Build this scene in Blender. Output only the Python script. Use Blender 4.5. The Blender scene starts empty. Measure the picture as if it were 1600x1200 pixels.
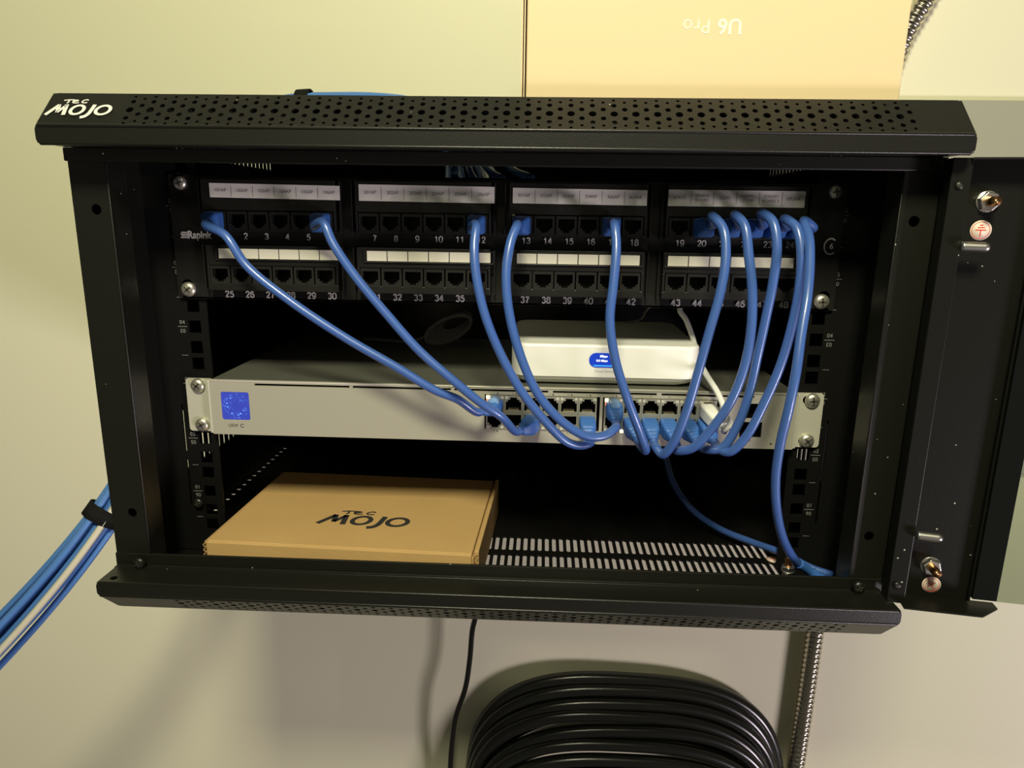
import bpy, bmesh, math, random
from mathutils import Vector, Matrix, Euler
random.seed(7)
C = bpy.context.scene.collection
scn = bpy.context.scene
S = 0.001                       # everything below is written in millimetres

# ------------------------------------------------------------------ camera
CAM = Vector((30.36, -518.69, -20.55))
PITCH, ROLL, YAW = -0.23272, -0.014827, 0.040266
FPX = 1097.3
def rot():
    cx, sx = math.cos(PITCH), math.sin(PITCH)
    cy, sy = math.cos(ROLL), math.sin(ROLL)
    cz, sz = math.cos(YAW), math.sin(YAW)
    Rx = Matrix(((1,0,0),(0,cx,-sx),(0,sx,cx)))
    Ry = Matrix(((cy,0,sy),(0,1,0),(-sy,0,cy)))
    Rz = Matrix(((cz,-sz,0),(sz,cz,0),(0,0,1)))
    return Rz @ Rx @ Ry
RM = rot()
cam_d = bpy.data.cameras.new('camera')
cam = bpy.data.objects.new('camera', cam_d); C.objects.link(cam)
cam_d.sensor_fit = 'HORIZONTAL'; cam_d.sensor_width = 36.0
cam_d.lens = FPX / 1600 * 36.0
cam_d.clip_start = 0.01; cam_d.clip_end = 50
X = RM @ Vector((1,0,0)); Yf = RM @ Vector((0,1,0)); Zu = RM @ Vector((0,0,1))
cam.matrix_world = Matrix((
    (X.x, Zu.x, -Yf.x, CAM.x*S), (X.y, Zu.y, -Yf.y, CAM.y*S), (X.z, Zu.z, -Yf.z, CAM.z*S), (0,0,0,1)))
scn.camera = cam
def at(px, py, y=None, z=None, x=None):
    """a point of the place seen at a pixel, at a known depth / height / side"""
    d = RM @ Vector(((px-800)/FPX, 1.0, -(py-600)/FPX))
    if y is not None: t = (y-CAM.y)/d.y
    elif z is not None: t = (z-CAM.z)/d.z
    else: t = (x-CAM.x)/d.x
    return CAM + d*t

# ------------------------------------------------------------------ light
world = bpy.data.worlds.new('world'); scn.world = world; world.use_nodes = True
bg = world.node_tree.nodes['Background']
bg.inputs[0].default_value = (1.0, 0.93, 0.72, 1); bg.inputs[1].default_value = 0.075
def area(name, loc, target, size, power, color, size_y=None):
    d = bpy.data.lights.new(name, 'AREA'); d.energy = power; d.color = color
    d.size = size
    if size_y: d.shape = 'RECTANGLE'; d.size_y = size_y
    o = bpy.data.objects.new(name, d); C.objects.link(o)
    o.location = Vector(loc)*S
    o.rotation_euler = (Vector(target)-Vector(loc)).to_track_quat('-Z', 'Y').to_euler()
    return o
area('ceiling_lamp', (-10, -1000, 860), (60, 300, -100), 0.26, 26.0, (1.0, 0.95, 0.68))
area('side_lamp', (2500, -1900, -1500), (100, 350, -450), 0.65, 66.0, (1.0, 0.86, 0.95))
scn.view_settings.view_transform = 'Standard'
scn.view_settings.look = 'None'
scn.view_settings.exposure = -0.10
scn.view_settings.gamma = 1.0
scn.view_settings.use_curve_mapping = False

# ------------------------------------------------------------------ materials
def mat(name, col, rough=0.5, metal=0.0, spec=0.5, bump=None, vary=None, emit=None, coat=0.0, dust=None):
    m = bpy.data.materials.new(name); m.use_nodes = True
    nt = m.node_tree; b = nt.nodes['Principled BSDF']
    b.inputs['Base Color'].default_value = (*col, 1)
    b.inputs['Roughness'].default_value = rough
    b.inputs['Metallic'].default_value = metal
    b.inputs['Specular IOR Level'].default_value = spec
    b.inputs['Coat Weight'].default_value = coat
    tc = nt.nodes.new('ShaderNodeTexCoord')
    src = None
    if vary:
        sc, amt = vary
        n = nt.nodes.new('ShaderNodeTexNoise'); n.inputs['Scale'].default_value = sc; n.inputs['Detail'].default_value = 4
        nt.links.new(tc.outputs['Object'], n.inputs['Vector'])
        r = nt.nodes.new('ShaderNodeMixRGB'); r.inputs[1].default_value = (*[c*(1-amt) for c in col], 1)
        r.inputs[2].default_value = (*[min(1, c*(1+amt)) for c in col], 1)
        nt.links.new(n.outputs['Fac'], r.inputs[0]); src = r.outputs[0]
        nt.links.new(src, b.inputs['Base Color'])
    if dust:
        sc, th = dust
        v = nt.nodes.new('ShaderNodeTexVoronoi'); v.inputs['Scale'].default_value = sc
        nt.links.new(tc.outputs['Object'], v.inputs['Vector'])
        lt = nt.nodes.new('ShaderNodeMath'); lt.operation = 'LESS_THAN'; lt.inputs[1].default_value = th
        nt.links.new(v.outputs['Distance'], lt.inputs[0])
        n2 = nt.nodes.new('ShaderNodeTexNoise'); n2.inputs['Scale'].default_value = sc*0.35
        nt.links.new(tc.outputs['Object'], n2.inputs['Vector'])
        gt = nt.nodes.new('ShaderNodeMath'); gt.operation = 'GREATER_THAN'; gt.inputs[1].default_value = 0.62
        nt.links.new(n2.outputs['Fac'], gt.inputs[0])
        mu = nt.nodes.new('ShaderNodeMath'); mu.operation = 'MULTIPLY'
        nt.links.new(lt.outputs[0], mu.inputs[0]); nt.links.new(gt.outputs[0], mu.inputs[1])
        r = nt.nodes.new('ShaderNodeMixRGB'); r.inputs[1].default_value = (*col, 1); r.inputs[2].default_value = (.45,.44,.38,1)
        if src: nt.links.new(src, r.inputs[1])
        nt.links.new(mu.outputs[0], r.inputs[0]); nt.links.new(r.outputs[0], b.inputs['Base Color'])
    if bump:
        sc, st = bump
        n = nt.nodes.new('ShaderNodeTexNoise'); n.inputs['Scale'].default_value = sc; n.inputs['Detail'].default_value = 3
        nt.links.new(tc.outputs['Object'], n.inputs['Vector'])
        bp = nt.nodes.new('ShaderNodeBump'); bp.inputs['Strength'].default_value = st; bp.inputs['Distance'].default_value = 0.001
        nt.links.new(n.outputs['Fac'], bp.inputs['Height']); nt.links.new(bp.outputs[0], b.inputs['Normal'])
    if emit:
        b.inputs['Emission Color'].default_value = (*emit[0], 1); b.inputs['Emission Strength'].default_value = emit[1]
    return m
M = {}
M['wall'] = mat('painted_wall', (.77,.755,.54), .55, bump=(90,.10), vary=(1.2,.02))
M['panel_grey'] = mat('grey_enamel', (.35,.355,.27), .45)
M['black'] = mat('black_powder_coat', (.0072,.0075,.0050), .38, spec=.5, bump=(1400,.10), dust=(150,.07))
M['black_in'] = mat('black_inner_coat', (.004,.004,.0035), .5, spec=.22)
M['black_dusty'] = mat('black_door_coat', (.006,.0065,.0045), .38, spec=.30, bump=(1400,.10), dust=(160,.09))
M['blackplastic'] = mat('black_plastic', (.0075,.0075,.006), .45, spec=.4, bump=(900,.05))
M['portblack'] = mat('port_plastic', (.011,.011,.0085), .5, spec=.35)
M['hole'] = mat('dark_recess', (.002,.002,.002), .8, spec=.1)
M['recess'] = mat('shaded_steel', (.16,.155,.13), .4, metal=.8)
M['chrome'] = mat('chromed_steel', (.72,.70,.58), .30, metal=.85)
M['zinc'] = mat('zinc_steel', (.70,.69,.64), .32, metal=1.0)
M['brass'] = mat('copper_brass', (.80,.42,.18), .28, metal=1.0)
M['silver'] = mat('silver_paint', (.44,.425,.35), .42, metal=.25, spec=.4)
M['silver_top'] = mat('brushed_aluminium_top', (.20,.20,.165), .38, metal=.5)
M['ear'] = mat('silver_bracket', (.58,.57,.47), .38, metal=.3)
M['cage'] = mat('nickel_cage', (.50,.49,.40), .35, metal=.6)
M['white'] = mat('white_plastic', (.86,.86,.80), .38)
M['white_jacket'] = mat('white_cable', (.84,.84,.80), .4)  # even white of the cable jacket itself
M['label'] = mat('label_paper', (.74,.72,.66), .6)
M['label_low'] = mat('insert_paper', (.82,.80,.64), .5)
M['ink'] = mat('black_ink', (.03,.03,.03), .6)
M['inkgrey'] = mat('faded_ink', (.075,.07,.065), .6)
M['palegrey'] = mat('pale_grey_print', (.45,.44,.42), .6)
M['print'] = mat('white_print', (.72,.72,.66), .5)
M['printdim'] = mat('grey_print', (.20,.20,.19), .5)
M['blue'] = mat('blue_jacket', (.050,.120,.38), .33, spec=.6, coat=.2, vary=(30,.06))
M['blueboot'] = mat('blue_boot', (.045,.15,.47), .45, spec=.4)
M['latch'] = mat('pale_blue_latch', (.20,.36,.62), .35)
M['bluebundle'] = mat('blue_bulk_jacket', (.075,.20,.50), .42, spec=.4, vary=(40,.08))
M['beige'] = mat('cream_jacket', (.58,.55,.42), .45)
M['greycord'] = mat('grey_cord', (.34,.33,.30), .5)
M['velcro'] = mat('black_velcro', (.012,.012,.011), .95, spec=.1, bump=(2500,.6))
M['kraft'] = mat('kraft_cardboard', (.52,.335,.135), .72, spec=.25, bump=(350,.15), vary=(25,.07))
M['kraft_edge'] = mat('cardboard_edge', (.42,.27,.12), .8, spec=.1)
M['paleboard'] = mat('pale_cardboard', (.70,.565,.335), .6, spec=.3, bump=(60,.05), vary=(6,.02))
M['paleboard_print'] = mat('pale_print', (.95,.88,.62), .5)
M['cord'] = mat('black_rubber', (.008,.008,.006), .28, spec=.5)
M['coil'] = mat('black_coiled_jacket', (.010,.011,.008), .24, spec=.55)
M['conduit'] = mat('galvanised_conduit', (.58,.54,.44), .25, metal=1.0)
M['gold'] = mat('gold_contacts', (.85,.75,.50), .25, metal=.8)
M['redprint'] = mat('red_print', (.65,.05,.03), .6)
M['sticker'] = mat('sticker_paper', (.80,.70,.58), .5)
M['led'] = mat('lit_link_led', (.9,.8,.5), .4, emit=((1.0,.85,.55), 2.2))
M['led_o'] = mat('lit_amber_led', (.9,.4,.2), .4, emit=((1.0,.25,.08), 1.0))
M['led_off'] = mat('clear_led_window', (.55,.54,.46), .3)
M['screen_g'] = mat('lit_blue_screen', (.01,.03,.3), .2, emit=((.005,.035,.36), 1.0))
M['screen_bar'] = mat('lit_light_blue', (.05,.3,.8), .2, emit=((.03,.28,.85), 1.0))
M['screen_w'] = mat('lit_white_text', (.9,.9,1), .2, emit=((.85,.9,1.0), 1.1))
# switch display: blue glow with sparkles in a ring
def screen_mat():
    m = bpy.data.materials.new('lit_particle_screen'); m.use_nodes = True; nt = m.node_tree
    b = nt.nodes['Principled BSDF']; b.inputs['Base Color'].default_value = (.02,.03,.2,1); b.inputs['Roughness'].default_value = .25
    L = nt.links; N = nt.nodes.new
    tc = N('ShaderNodeTexCoord')
    dv = N('ShaderNodeVectorMath'); dv.operation = 'SUBTRACT'; dv.inputs[1].default_value = (-.2018, 0, .0230)
    L.new(tc.outputs['Object'], dv.inputs[0])
    mu = N('ShaderNodeVectorMath'); mu.operation = 'MULTIPLY'; mu.inputs[1].default_value = (1, 0, 1)
    L.new(dv.outputs[0], mu.inputs[0])
    ln = N('ShaderNodeVectorMath'); ln.operation = 'LENGTH'; L.new(mu.outputs[0], ln.inputs[0])
    sb = N('ShaderNodeMath'); sb.operation = 'SUBTRACT'; sb.inputs[1].default_value = .0068; L.new(ln.outputs['Value'], sb.inputs[0])
    ab = N('ShaderNodeMath'); ab.operation = 'ABSOLUTE'; L.new(sb.outputs[0], ab.inputs[0])
    mr = N('ShaderNodeMapRange'); mr.inputs[1].default_value = .0005; mr.inputs[2].default_value = .0042; mr.inputs[3].default_value = 1; mr.inputs[4].default_value = 0
    L.new(ab.outputs[0], mr.inputs[0])
    v = N('ShaderNodeTexVoronoi'); v.inputs['Scale'].default_value = 620; L.new(mu.outputs[0], v.inputs['Vector'])
    sp = N('ShaderNodeMapRange'); sp.inputs[1].default_value = .12; sp.inputs[2].default_value = .50; sp.inputs[3].default_value = 1; sp.inputs[4].default_value = 0
    L.new(v.outputs['Distance'], sp.inputs[0])
    sv = N('ShaderNodeSeparateColor'); L.new(v.outputs['Color'], sv.inputs[0])
    p1 = N('ShaderNodeMath'); p1.operation = 'MULTIPLY'; L.new(sp.outputs[0], p1.inputs[0]); L.new(mr.outputs[0], p1.inputs[1])
    p2 = N('ShaderNodeMath'); p2.operation = 'MULTIPLY'; L.new(p1.outputs[0], p2.inputs[0]); L.new(sv.outputs[0], p2.inputs[1])
    mx = N('ShaderNodeMixRGB'); mx.inputs[1].default_value = (.035,.055,.42,1); mx.inputs[2].default_value = (.16,.45,1.0,1)
    L.new(p2.outputs[0], mx.inputs[0]); L.new(mx.outputs[0], b.inputs['Emission Color'])
    st = N('ShaderNodeMath'); st.operation = 'MULTIPLY_ADD'; st.inputs[1].default_value = 1.6; st.inputs[2].default_value = .8
    L.new(p2.outputs[0], st.inputs[0]); L.new(st.outputs[0], b.inputs['Emission Strength'])
    return m
M['screen'] = screen_mat()
def glass_mat():
    m = bpy.data.materials.new('tinted_tempered_glass'); m.use_nodes = True; nt = m.node_tree
    nt.nodes.clear(); N = nt.nodes.new
    o = N('ShaderNodeOutputMaterial'); t = N('ShaderNodeBsdfTransparent'); t.inputs[0].default_value = (.69,.73,.65,1)
    g = N('ShaderNodeBsdfGlossy'); g.inputs['Roughness'].default_value = .03
    mx = N('ShaderNodeMixShader'); mx.inputs[0].default_value = .045
    nt.links.new(t.outputs[0], mx.inputs[1]); nt.links.new(g.outputs[0], mx.inputs[2])
    nt.links.new(mx.outputs[0], o.inputs[0]); return m
M['glass'] = glass_mat()

# ------------------------------------------------------------------ helpers
WL = {}
def tag(o, label=None, cat=None, group=None, kind=None):
    if label: o['label'] = label
    if cat: o['category'] = cat
    if group: o['group'] = group
    if kind: o['kind'] = kind
    return o
def empty(name, loc, label, cat, group=None, parent=None):
    o = bpy.data.objects.new(name, None); C.objects.link(o)
    o.empty_display_size = .02; o.location = Vector(loc)*S; WL[o] = Vector(loc)
    return tag(o, label, cat, group)
class MB:
    def __init__(s): s.v = []; s.f = []; s.sm = []
    def add(s, vs, fs, smooth=False):
        n = len(s.v); s.v += [Vector(v) for v in vs]; s.f += [tuple(i+n for i in f) for f in fs]; s.sm += [smooth]*len(fs); return s
    def box(s, x0, x1, y0, y1, z0, z1, M3=None, o=None):
        vs = [Vector((x,y,z)) for x in (x0,x1) for y in (y0,y1) for z in (z0,z1)]
        if M3 is not None: vs = [M3 @ v for v in vs]
        if o is not None: vs = [v+Vector(o) for v in vs]
        return s.add(vs, [(0,1,3,2),(4,6,7,5),(0,4,5,1),(2,3,7,6),(0,2,6,4),(1,5,7,3)])
    def prism(s, poly, x0, x1, axes='yz'):
        """closed polygon in two axes, drawn along the third"""
        def mk(a, b, c):
            return {'yz': (c,a,b), 'xz': (a,c,b), 'xy': (a,b,c)}[axes]
        n = len(poly); vs = [mk(a,b,x0) for a,b in poly] + [mk(a,b,x1) for a,b in poly]
        fs = [(i,(i+1)%n,n+(i+1)%n,n+i) for i in range(n)] + [tuple(range(n-1,-1,-1)), tuple(range(n,2*n))]
        return s.add(vs, fs)
    def tube(s, pts, r, seg=14, caps=True, smooth=True, sub=8, raw=False):
        P = [Vector(p) for p in pts]
        rs = r if isinstance(r, list) else None
        if not raw: P = spline(P, sub)
        n = len(P); T = []
        for i in range(n):
            t = (P[min(i+1,n-1)]-P[max(i-1,0)]); T.append(t.normalized())
        up = Vector((0,0,1)) if abs(T[0].z) < .9 else Vector((1,0,0))
        u = (up - T[0]*up.dot(T[0])).normalized()
        vs = []
        for i in range(n):
            u = (u - T[i]*u.dot(T[i])).normalized(); w = T[i].cross(u)
            rr = rs[i] if rs else r
            for k in range(seg):
                a = 2*math.pi*k/seg; vs.append(P[i] + (u*math.cos(a)+w*math.sin(a))*rr)
        fs = [(i*seg+k, i*seg+(k+1)%seg, (i+1)*seg+(k+1)%seg, (i+1)*seg+k) for i in range(n-1) for k in range(seg)]
        if caps: fs += [tuple(range(seg-1,-1,-1)), tuple((n-1)*seg+k for k in range(seg))]
        return s.add(vs, fs, smooth)
    def loft(s, secs, smooth=False):
        n = len(secs[0]); vs = [v for q in secs for v in q]; m = len(secs)
        fs = [(i*n+k, i*n+(k+1)%n, (i+1)*n+(k+1)%n, (i+1)*n+k) for i in range(m-1) for k in range(n)]
        fs += [tuple(range(n-1,-1,-1)), tuple((m-1)*n+k for k in range(n))]
        return s.add(vs, fs, smooth)
    def cyl(s, p0, p1, r0, r1=None, seg=20, smooth=True):
        r1 = r0 if r1 is None else r1
        p0, p1 = Vector(p0), Vector(p1); t = (p1-p0).normalized()
        up = Vector((0,0,1)) if abs(t.z) < .9 else Vector((1,0,0)); u = (up-t*up.dot(t)).normalized(); w = t.cross(u)
        return s.loft([[p+(u*math.cos(2*math.pi*k/seg)+w*math.sin(2*math.pi*k/seg))*r for k in range(seg)] for p, r in ((p0,r0),(p1,r1))], smooth)
    def mesh(s, me, fn):
        return s.add([fn(v.co) for v in me.vertices], [tuple(p.vertices) for p in me.polygons])
    def build(s, name, m, parent=None, bevel=0, label=None, seg=2):
        off = Vector((0,0,0)); p = parent
        if parent is not None: off = WL[parent]
        me = bpy.data.meshes.new(name)
        me.from_pydata([tuple((v-off)*S) for v in s.v], [], s.f)
        me.polygons.foreach_set('use_smooth', s.sm)
        me.update(); bm = bmesh.new(); bm.from_mesh(me); bmesh.ops.recalc_face_normals(bm, faces=bm.faces); bm.to_mesh(me); bm.free()
        me.materials.append(m)
        o = bpy.data.objects.new(name, me); C.objects.link(o)
        if parent is not None: o.parent = parent
        WL[o] = off
        if bevel:
            b = o.modifiers.new('bevel', 'BEVEL'); b.width = bevel*S; b.segments = seg; b.limit_method = 'ANGLE'; b.angle_limit = math.radians(40)
        if label: o['label'] = label
        return o
def spline(P, sub=8):
    out = []; n = len(P)
    for i in range(n-1):
        p0 = P[i-1] if i else P[0]*2-P[1]; p1, p2 = P[i], P[i+1]; p3 = P[i+2] if i+2 < n else P[-1]*2-P[-2]
        d1 = max((p2-p1).length, 1e-6)**.5; d0 = max((p1-p0).length, 1e-6)**.5; d2 = max((p3-p2).length, 1e-6)**.5
        m1 = (p2-p1) + d1*((p1-p0)/d0 - (p2-p0)/(d0+d1)) if d0 > 1e-3 else (p2-p1)
        m2 = (p2-p1) + d1*((p3-p2)/d2 - (p3-p1)/(d1+d2)) if d2 > 1e-3 else (p2-p1)
        for k in range(sub):
            t = k/sub; h = t*t; c = h*t
            out.append(p1*(2*c-3*h+1) + m1*(c-2*h+t) + p2*(-2*c+3*h) + m2*(c-h))
    out.append(P[-1]); return out
def rrect(w, h, r, n=4):
    out = []
    for cx, cy, a0 in ((w-r,h-r,0),(-w+r,h-r,90),(-w+r,-h+r,180),(w-r,-h+r,270)):
        for k in range(n+1):
            a = math.radians(a0+90*k/n); out.append((cx+r*math.cos(a), cy+r*math.sin(a)))
    return out
def circ(cx, cy, r, n=14, ry=None):
    ry = ry or r
    return [(cx+r*math.cos(2*math.pi*k/n), cy+ry*math.sin(2*math.pi*k/n)) for k in range(n)]
def slot(cx, cy, w, h):        # rounded slot, w by h
    r = min(w, h)/2-.01; return [(cx+a, cy+b) for a, b in rrect(w/2, h/2, r, 3)]
def rect(x0, x1, y0, y1): return [(x0,y0),(x1,y0),(x1,y1),(x0,y1)]
def curve_mesh(cd):
    o = bpy.data.objects.new('temp', cd); C.objects.link(o)
    dg = bpy.context.evaluated_depsgraph_get(); dg.update()
    me = bpy.data.meshes.new_from_object(o.evaluated_get(dg))
    bpy.data.objects.remove(o); bpy.data.curves.remove(cd); return me
def plate(mb, loops, th, fn):
    """flat sheet with holes: first loop outer, others holes; fn maps (u, v, n) in mm"""
    cd = bpy.data.curves.new('temp', 'CURVE'); cd.dimensions = '2D'; cd.fill_mode = 'BOTH'
    cd.extrude = th/2
    for lp in loops:
        sp = cd.splines.new('POLY'); sp.points.add(len(lp)-1); sp.use_cyclic_u = True
        for p, (x, y) in zip(sp.points, lp): p.co = (x, y, 0, 1)
    me = curve_mesh(cd)
    def pa(l): return abs(sum(l[i][0]*l[(i+1)%len(l)][1]-l[(i+1)%len(l)][0]*l[i][1] for i in range(len(l))))/2
    want = 2*(pa(loops[0])-sum(pa(l) for l in loops[1:])); got = sum(p.area for p in me.polygons if abs(p.normal.z) > .5)
    if abs(got/want-1) > .01: print('PLATE FILL PROBLEM', len(loops), want, got)
    mb.mesh(me, lambda c: Vector(fn(c.x, c.y, c.z))); bpy.data.meshes.remove(me); return mb
def text(mb, t, size, O, U, V, th=.12, align='CENTER', offset=0.0, shear=0.0, spacing=1.0, sx=1.0):
    cd = bpy.data.curves.new('temp', 'FONT'); cd.body = t; cd.size = size; cd.align_x = align; cd.align_y = 'CENTER'
    cd.extrude = th/2; cd.offset = offset; cd.shear = shear; cd.space_character = spacing; cd.resolution_u = 3
    me = curve_mesh(cd); O, U, V = Vector(O), Vector(U).normalized(), Vector(V).normalized(); N = U.cross(V)
    mb.mesh(me, lambda c: O + U*(c.x*sx) + V*c.y + N*(c.z+th/2)); bpy.data.meshes.remove(me); return mb
def stroke(mb, pts, w, O, U, V, th=.15):
    """a drawn line of width w on a surface"""
    O, U, V = Vector(O), Vector(U).normalized(), Vector(V).normalized(); N = U.cross(V)
    P = spline([Vector((a,b,0)) for a,b in pts], 5) if len(pts) > 2 else [Vector((a,b,0)) for a,b in pts]
    L, Rr = [], []
    for i in range(len(P)):
        t = (P[min(i+1,len(P)-1)]-P[max(i-1,0)]).normalized(); n = Vector((-t.y,t.x,0))*w/2
        L.append(P[i]+n); Rr.append(P[i]-n)
    vs = [];
    for lv in (0, th):
        for a in L+Rr: vs.append(O+U*a.x+V*a.y+N*lv)
    n = len(P); m = 2*n; fs = []
    for i in range(n-1):
        fs += [(m+i,m+i+1,m+n+i+1,m+n+i), (i,i+1,m+i+1,m+i), (n+i,n+i+1,m+n+i+1,m+n+i)]
    return mb.add(vs, fs)
XA, ZA = (1,0,0), (0,0,1)
def copy_part(o, parent, loc):
    c = o.copy(); C.objects.link(c); c.parent = parent; c.location = Vector(loc)*S; WL[c] = WL.get(o); return c

# ------------------------------------------------------------------ the setting
WY = 363.0
w = MB().box(-3200, 3400, WY, WY+60, -1900, 1700).build('wall_back', M['wall']); tag(w, kind='structure')
# grey electrical panel on the wall
t = empty('electrical_panel', (560, WY, -150), 'flat grey metal electrical panel on the wall behind the opened glass door', 'electrical panel')
MB().box(434, 900, WY-9, WY-.2, -330, 117).build('cover', M['panel_grey'], t, bevel=1.5)
MB().box(452, 882, WY-11.5, WY-9, -310, 40).build('inner_door', M['panel_grey'], t, bevel=1)

# ------------------------------------------------------------------ cabinet
cab = empty('network_cabinet', (0, 100, -302), 'black wall mounted network cabinet with perforated bezels and its glass door swung open', 'network cabinet')
def perforations(x0, x1, pitch=12.72):
    hs = []; x = x0; k = 0
    while x < x1:
        for v, d in ((-12.2,2.0),(-7.5,3.2),(0,4.6),(7.5,3.2),(12.2,2.0)): hs.append(circ(x, v, d/2, 12))
        if x+pitch/2 < x1:
            for v, d in ((-10.3,2.0),(-4.0,3.3),(4.0,3.3),(10.3,2.0)): hs.append(circ(x+pitch/2, v, d/2, 12))
        x += pitch
    return hs
def bezel(top):
    sg = 1 if top else -1
    zl0, zl1, zb = (19.0, 29.0, 50.5) if top else (-272.5, -282.0, -303.0)
    mb = MB()
    # slanted perforated face, between (y -87, zl1) and (y -66, zb)
    L = math.hypot(21, zb-zl1); uy, uz = 21/L, (zb-zl1)/L
    mid = Vector((0, -76.5, (zl1+zb)/2))
    loops = [[(a,b) for a,b in rrect(275, L/2, 3.0)]] + perforations(-222, 244)
    plate(mb, loops, 1.2, lambda u, v, n: mid + Vector((u, v*uy, v*uz)) + Vector((0, uz*sg, -uy*sg))*(-n*sg + .6*sg)*sg)
    o1 = mb
    # lip, inner shelf, and the dark backing behind the holes
    lip = MB(); z0, z1 = min(zl0, zl1), max(zl0, zl1)
    prof = [(x, z) for x, z in ((a, b+(z0+z1)/2) for a, b in rrect(275.5, (z1-z0)/2, 2.4))]
    lip.prism(prof, -87.6, -86.2, 'xz')
    zs = zl0 + (.6 if top else -.6)
    plate(lip, [[(a, b-74.5) for a, b in rrect(275.3, 12.6, 2.0)]] + ([] if top else [circ(-267,-79.8,2.6,14)]), 1.2, lambda u, v, n: (u, v, zs+n))
    for s_ in (-1, 1):   # closed ends of the bezel
        lip.prism([(-86.8,zl0),(-86.8,zl1),(-66,zb),(-61,zb),(-61,zl0)], s_*274.2, s_*275.4)
    for yy, zz in ((-86.9, zl1), (-86.6, zl0)):
        lip.tube([(-273.6,yy,zz),(273.6,yy,zz)], 1.25, 16, raw=True)
    nm = 'top_bezel' if top else 'bottom_bezel'
    pa = lip.build(nm, M['black'], cab, bevel=.9, label='%s lip of the cabinet' % ('top front' if top else 'bottom front'))
    fc = o1.build('perforated_strip', M['black'], pa)
    back = MB().box(-240, 262, -62.4, -61.6, min(zl1,zb)+2, max(zl1,zb)-1.4)
    back.build('backing_plate', M['black_in'], pa)
    return pa, mid, Vector((0, uy, uz))
tb, tmid, tV = bezel(True)
bb, bmid, bV = bezel(False)
# header and sill strips standing behind the lips
MB().box(-277, 268, -62, -58.5, 10.5, 19).build('header_strip', M['black'], cab, bevel=.8)
sill = MB().prism([(-63.5,-273.0),(-60,-273.0),(-60,-263.5),(-58,-263.5),(-58,-290),(-63.5,-290)], -277, 274)
sill.tube([(-276,-63.2,-272.9),(272,-63.2,-272.9)], .7, 12, raw=True)
sill.build('sill_strip', M['black'], cab, bevel=.5)
# the lettering on the top bezel: tec mojo
lg = MB(); U = Vector(XA); V = tV
O = Vector((-252.3, tmid.y, tmid.z)) + U.cross(V).normalized()*.75
# MOJO
def mojo(mb, O, U, V, k, w):
    st = lambda pts, ww=w: stroke(mb, [(a*k, b*k) for a, b in pts], ww*k, O, U, V)
    def seg(pts, ww=w):
        for p, q in zip(pts[:-1], pts[1:]): stroke(mb, [(p[0]*k,p[1]*k),(q[0]*k,q[1]*k)], ww*k, O, U, V)
    seg([(-19.4,-4.8),(-13.8,4.5)], 2.2); seg([(-14.0,4.6),(-12.9,-2.4)], 2.3); seg([(-13.1,-2.4),(-9.0,4.5)], 1.9); seg([(-9.3,4.8),(-8.3,-4.8)], 2.4)
    def ring(cx, cy, rx, ry, ww):
        n = 28; vs = []; N = Vector(U).cross(Vector(V)).normalized(); Uv = Vector(U); Vv = Vector(V)
        for lv in (0, .15):
            for i in range(n):
                a = 2*math.pi*i/n
                for q in (1, 0):
                    x = cx+(rx-ww*(1-q))*math.cos(a); y = cy+(ry-ww*.8*(1-q))*math.sin(a)
                    vs.append(O+Uv*(x+y*.12)*k+Vv*y*k+N*lv)
        fs = []
        for i in range(n):
            j = (i+1)%n
            fs += [(2*n+2*i,2*n+2*j,2*n+2*j+1,2*n+2*i+1), (2*i,2*j,2*n+2*j,2*n+2*i), (2*i+1,2*j+1,2*n+2*j+1,2*n+2*i+1)]
        mb.add(vs, fs)
    ring(-1.2, 0, 4.9, 4.9, 2.1)
    st([(8.2,4.8),(7.6,0),(6.9,-3.6),(5.2,-6.0),(2.8,-6.8)], 2.3)
    ring(14.8, 0, 5.3, 4.9, 2.1)
    # hand lettered tec
    st([(-12.5,8.6),(-8.8,9.2),(-5.0,9.0)], .8); st([(-9.6,9.0),(-9.2,7.6),(-9.9,6.0)], .9)
    st([(-6.6,7.4),(-4.4,8.0),(-3.6,8.6),(-5.0,8.9),(-6.6,7.9),(-6.2,6.6),(-4.4,6.2),(-2.6,6.7)], .8)
    st([(2.8,8.8),(1.4,9.4),(-.4,8.4),(-.8,7.2),(.4,6.4),(2.6,6.8)], .8)
mojo(lg, O - V*1.6, U, V, 1.0, 2.4)
lg.build('bezel_lettering', M['print'], tb, label='white lettering on the top bezel')

# columns
def column(s_):
    x0, x1 = (251, 276)
    if s_ < 0: x0, x1 = -276, -251
    mb = MB()
    cx = (x0+x1)/2
    loops = [rect(x0, x1, -290, 19)]
    for z in (-19.3, -231.5): loops.append(circ(s_*260.8, z, 3.4, 20))
    plate(mb, loops, 1.2, lambda u, v, n: (u, -59+n*-1, v))
    mb.box(*sorted((s_*251, s_*252.2)), -59, -38, -290, 19)
    mb.box(*sorted((s_*252.2, s_*264)), -38.6, -37.4, -290, 19)
    mb.box(*sorted((s_*262.8, s_*264)), -38, 2, -290, 19)
    mb.box(x0+2, x1-2, -50, -49, -290, 15)
    mb.tube([(s_*251.2,-59.3,-262),(s_*251.2,-59.3,10)], .8, 12, raw=True)
    return mb.build('side_column', M['black'], cab, bevel=.5)
column(-1); column(1)
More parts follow.
